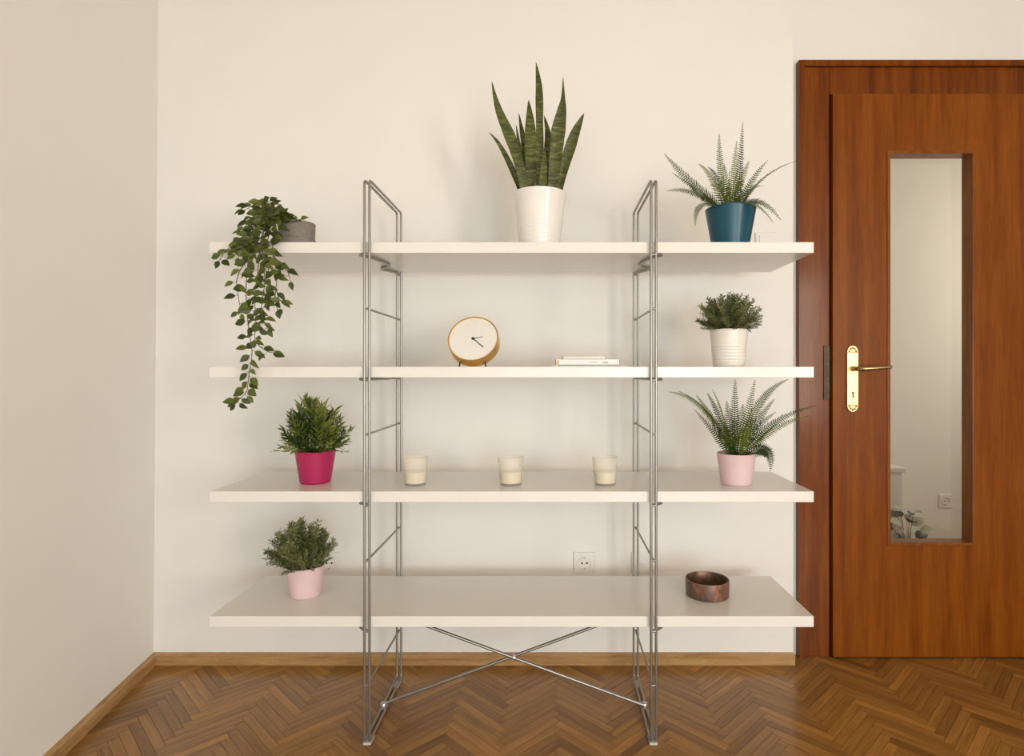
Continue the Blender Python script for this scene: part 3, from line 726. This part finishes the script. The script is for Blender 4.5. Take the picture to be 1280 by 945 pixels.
vine([(340, 275, 1.80), (325, 276, 1.77), (312, 290, 1.75), (306, 312, 1.738)], 4.2)

# ------------------------------------------------------------------ clock
Yc = 1.90; tilt = math.radians(27); Rk = .0815; Dk = .042
fc = at(591.3, 424, Yc-.02)
zc_ = SHZ[1] + Rk*math.cos(tilt) + Dk*math.sin(tilt); fc.z = zc_
ck = thing('desk_clock', 'round gold cased desk clock with a plain white face on the second shelf', 'clock', (fc.x, Yc, SHZ[1]))
CM = Matrix.Translation(fc-Vector(ck.location)) @ Matrix.Rotation(math.radians(-3), 4, 'Z') @ Matrix.Rotation(PI/2-tilt, 4, 'X')   # local z = out of the face, local y = up
MB().lathe([(0, -Dk), (Rk-.003, -Dk), (Rk, -Dk+.003), (Rk, -.002), (Rk-.001, 0), (Rk-.0035, 0), (Rk-.0045, -.005), (0, -.0055)], 72, CM).build('case', M['gold'], ck, smooth=35)
MB().lathe([(Rk-.0045, -.0045), (0, -.0045)], 64, CM).build('dial', M['dial'], ck)
def hand(name, ang, l, w0, w1, z):
    a = math.radians(ang); d = Vector((math.sin(a), math.cos(a), 0)); s = Vector((d.y, -d.x, 0)); p = [d*-.006-s*w0, d*l-s*w1, d*l+s*w1, d*-.006+s*w0]
    v = [(q.x, q.y, z+k) for k in (0, .0008) for q in p]
    MB().add(v, [(0,1,2,3), (4,5,6,7), (0,1,5,4), (1,2,6,5), (2,3,7,6), (3,0,4,7)], CM).build(name, M['cover_dark'], ck)
hand('hour_hand', 76, .031, .0010, .0008, -.0035); hand('minute_hand', 132, .048, .0014, .0012, -.002)
MB().lathe([(0, -.0045), (.0042, -.0045), (.0042, -.0005), (0, 0)], 18, CM).build('hub', M['black'], ck)
MB().lathe([(.0012, -.004), (0, -.0038)], 10, CM @ Matrix.Translation((.002, .052, 0))).build('hour_mark', M['greyprint'], ck)
for s in (-1, 1):
    a = CM @ Vector((s*.040, -Rk*.85, -.028)); b = Vector((a.x*1.06, a.y-.004, .0001))
    MB().tube([a, b], [.0030, .0022], 10).build('foot', M['black'], ck, smooth=40)

# ------------------------------------------------------------------ books
Yb = 1.80; sb = F/Yb
def bx_(px): return (px-CX)/sb
z1 = SHZ[1]
mg = thing('magazine', 'thin white magazine at the bottom of the small book pile', 'magazine', (bx_(736), Yb, z1))
hw = (782-690)/2/sb
MB().box(-hw, hw, 0, .26, .0007, .0036).build('pages', M['paper'], mg)
MB().box(-hw-.001, hw+.001, -.001, .262, .0, .0007).box(-hw-.001, hw+.001, -.001, .262, .0036, .0043).build('cover', M['cover_white'], mg)
bk = thing('hardback_book', 'white hardback book with dark spine ends in the middle of the small pile', 'book', (bx_(735), Yb+.012, z1+.0043))
hw = (776.5-694)/2/sb; bt = .0185
MB().box(-hw+.003, hw-.003, .003, .23, .0025, bt-.0025).build('pages', M['paper'], bk)
sp_ = MB().box(-hw, hw, -.001, .236, 0, .0025).box(-hw, hw, -.001, .236, bt-.0025, bt).box(-hw, hw, -.003, .003, 0, bt).build('cover', M['cover_white'], bk, bevel=.0006)
for a, b in ((-hw+.001, -hw+.0035), (hw-.0035, hw-.001)): MB().box(a, b, -.0036, -.003, .0008, bt-.0008).build('spine_band', M['cover_dark'], bk)
MB().box(-hw+.005, -hw+.012, -.0036, -.003, .003, bt-.003).build('spine_label', M['orange'], bk)
MB().box(.045, .062, -.0036, -.003, .006, .012).box(.005, .03, -.0036, -.003, .0095, .0115).build('spine_print', M['greyprint'], bk)
MB().box(-hw+.01, hw, -.0034, -.003, .0004, .0022).build('spine_shadow', M['cover_dark'], bk)  # dark strip paints the shadow along the book's lower edge
cd = thing('slim_case', 'small slim pale case on top of the small book pile', 'case', (bx_(731), Yb+.022, z1+.0043+bt))
hw = (758.5-704)/2/sb
MB().box(-hw+.002, hw-.002, .001, .122, .0012, .0098).build('insert', M['paper'], cd)
MB().box(-hw, hw, 0, .124, 0, .0012).box(-hw, hw, 0, .124, .0098, .011).build('lid', M['greyprint'], cd)
MB().box(-hw, -hw+.002, 0, .124, .0012, .0098).box(hw-.002, hw, 0, .124, .0012, .0098).build('end_wall', M['greyprint'], cd)

# ------------------------------------------------------------------ candles in frosted glasses
Yk = 1.88
def candle(px, where):
    t = thing('candle_glass', 'cream candle in a frosted glass tumbler ' + where, 'candle', ((px-CX)*Yk/F, Yk, SHZ[2]), 0, 'candle glasses on the third shelf')
    rb, rt, h = .0345, .0415, .087; g = .0022
    MB().lathe([(0, 0), (rb-.002, 0), (rb, .002), (rt, h-.001), (rt-.001, h), (rt-g, h-.001), (rb-g, .006), (0, .006)], 44).build('glass', M['frosted'], t, smooth=40)
    q = lambda z: rb+(rt-rb)*z/h-g-.0006
    MB().lathe([(0, .0065), (q(.0065), .0065), (q(.040), .040), (q(.04)-.003, .0415), (.008, .0412), (0, .0418)], 40).build('wax', M['wax'], t, smooth=40)
    MB().tube([(0, 0, .041), (.0004, 0, .047), (.0015, 0, .052)], .0008, 6).build('wick', M['wick'], t)
candle(519.2, 'nearest the magenta potted plant'); candle(638.5, 'in the middle of the row of three'); candle(756.3, 'nearest the pink potted fern')

# ------------------------------------------------------------------ bowl
Yw = 1.937
bo = thing('ceramic_bowl', 'dark rusty brown straight sided bowl on the lowest shelf', 'bowl', ((884-CX)*Yw/F, Yw, SHZ[3]))
MB().lathe([(0, 0), (.066, 0), (.069, .003), (.0705, .05), (.0695, .054), (.0665, .054), (.0650, .050), (.063, .010), (.058, .007), (0, .007)], 56).build('body', M['rust'], bo, smooth=35)

# ------------------------------------------------------------------ hall plant seen through the glass
hp = thing('hall_plant', 'pale leafy plant in a dark pot in the hall, seen low in the door glass', 'potted plant', (1.845, 3.07, 0))
pot(hp, .07, .085, .16, M['black'], soil=.01)
rv = random.Random(9)
st_ = MB()
for i in range(16):
    a = i*2.4; e = Vector((math.cos(a)*rv.uniform(.02, .075), math.sin(a)*rv.uniform(.02, .075), rv.uniform(.22, .40))); st_.tube([(0, 0, .15), e*.6+Vector((0, 0, .06)), e], [.002, .0015, .001], 5)
    d = (Vector((e.x, e.y, .02))).normalized(); nr = Vector((0, -.6, .8)); nr = (nr-d*nr.dot(d)).normalized(); x = d.cross(nr); l = rv.uniform(.05, .075)
    o = obj('leaf', leaf_mesh('leaf', .8, .2, .3, M['palegreen'] if i % 3 else M['black']), None, hp)
    o.matrix_basis = Matrix(((x.x, d.x, nr.x, e.x), (x.y, d.y, nr.y, e.y), (x.z, d.z, nr.z, e.z), (0, 0, 0, 1))) @ Matrix.Diagonal((l, l, l, 1))
st_.build('stems', M['stem'], hp)
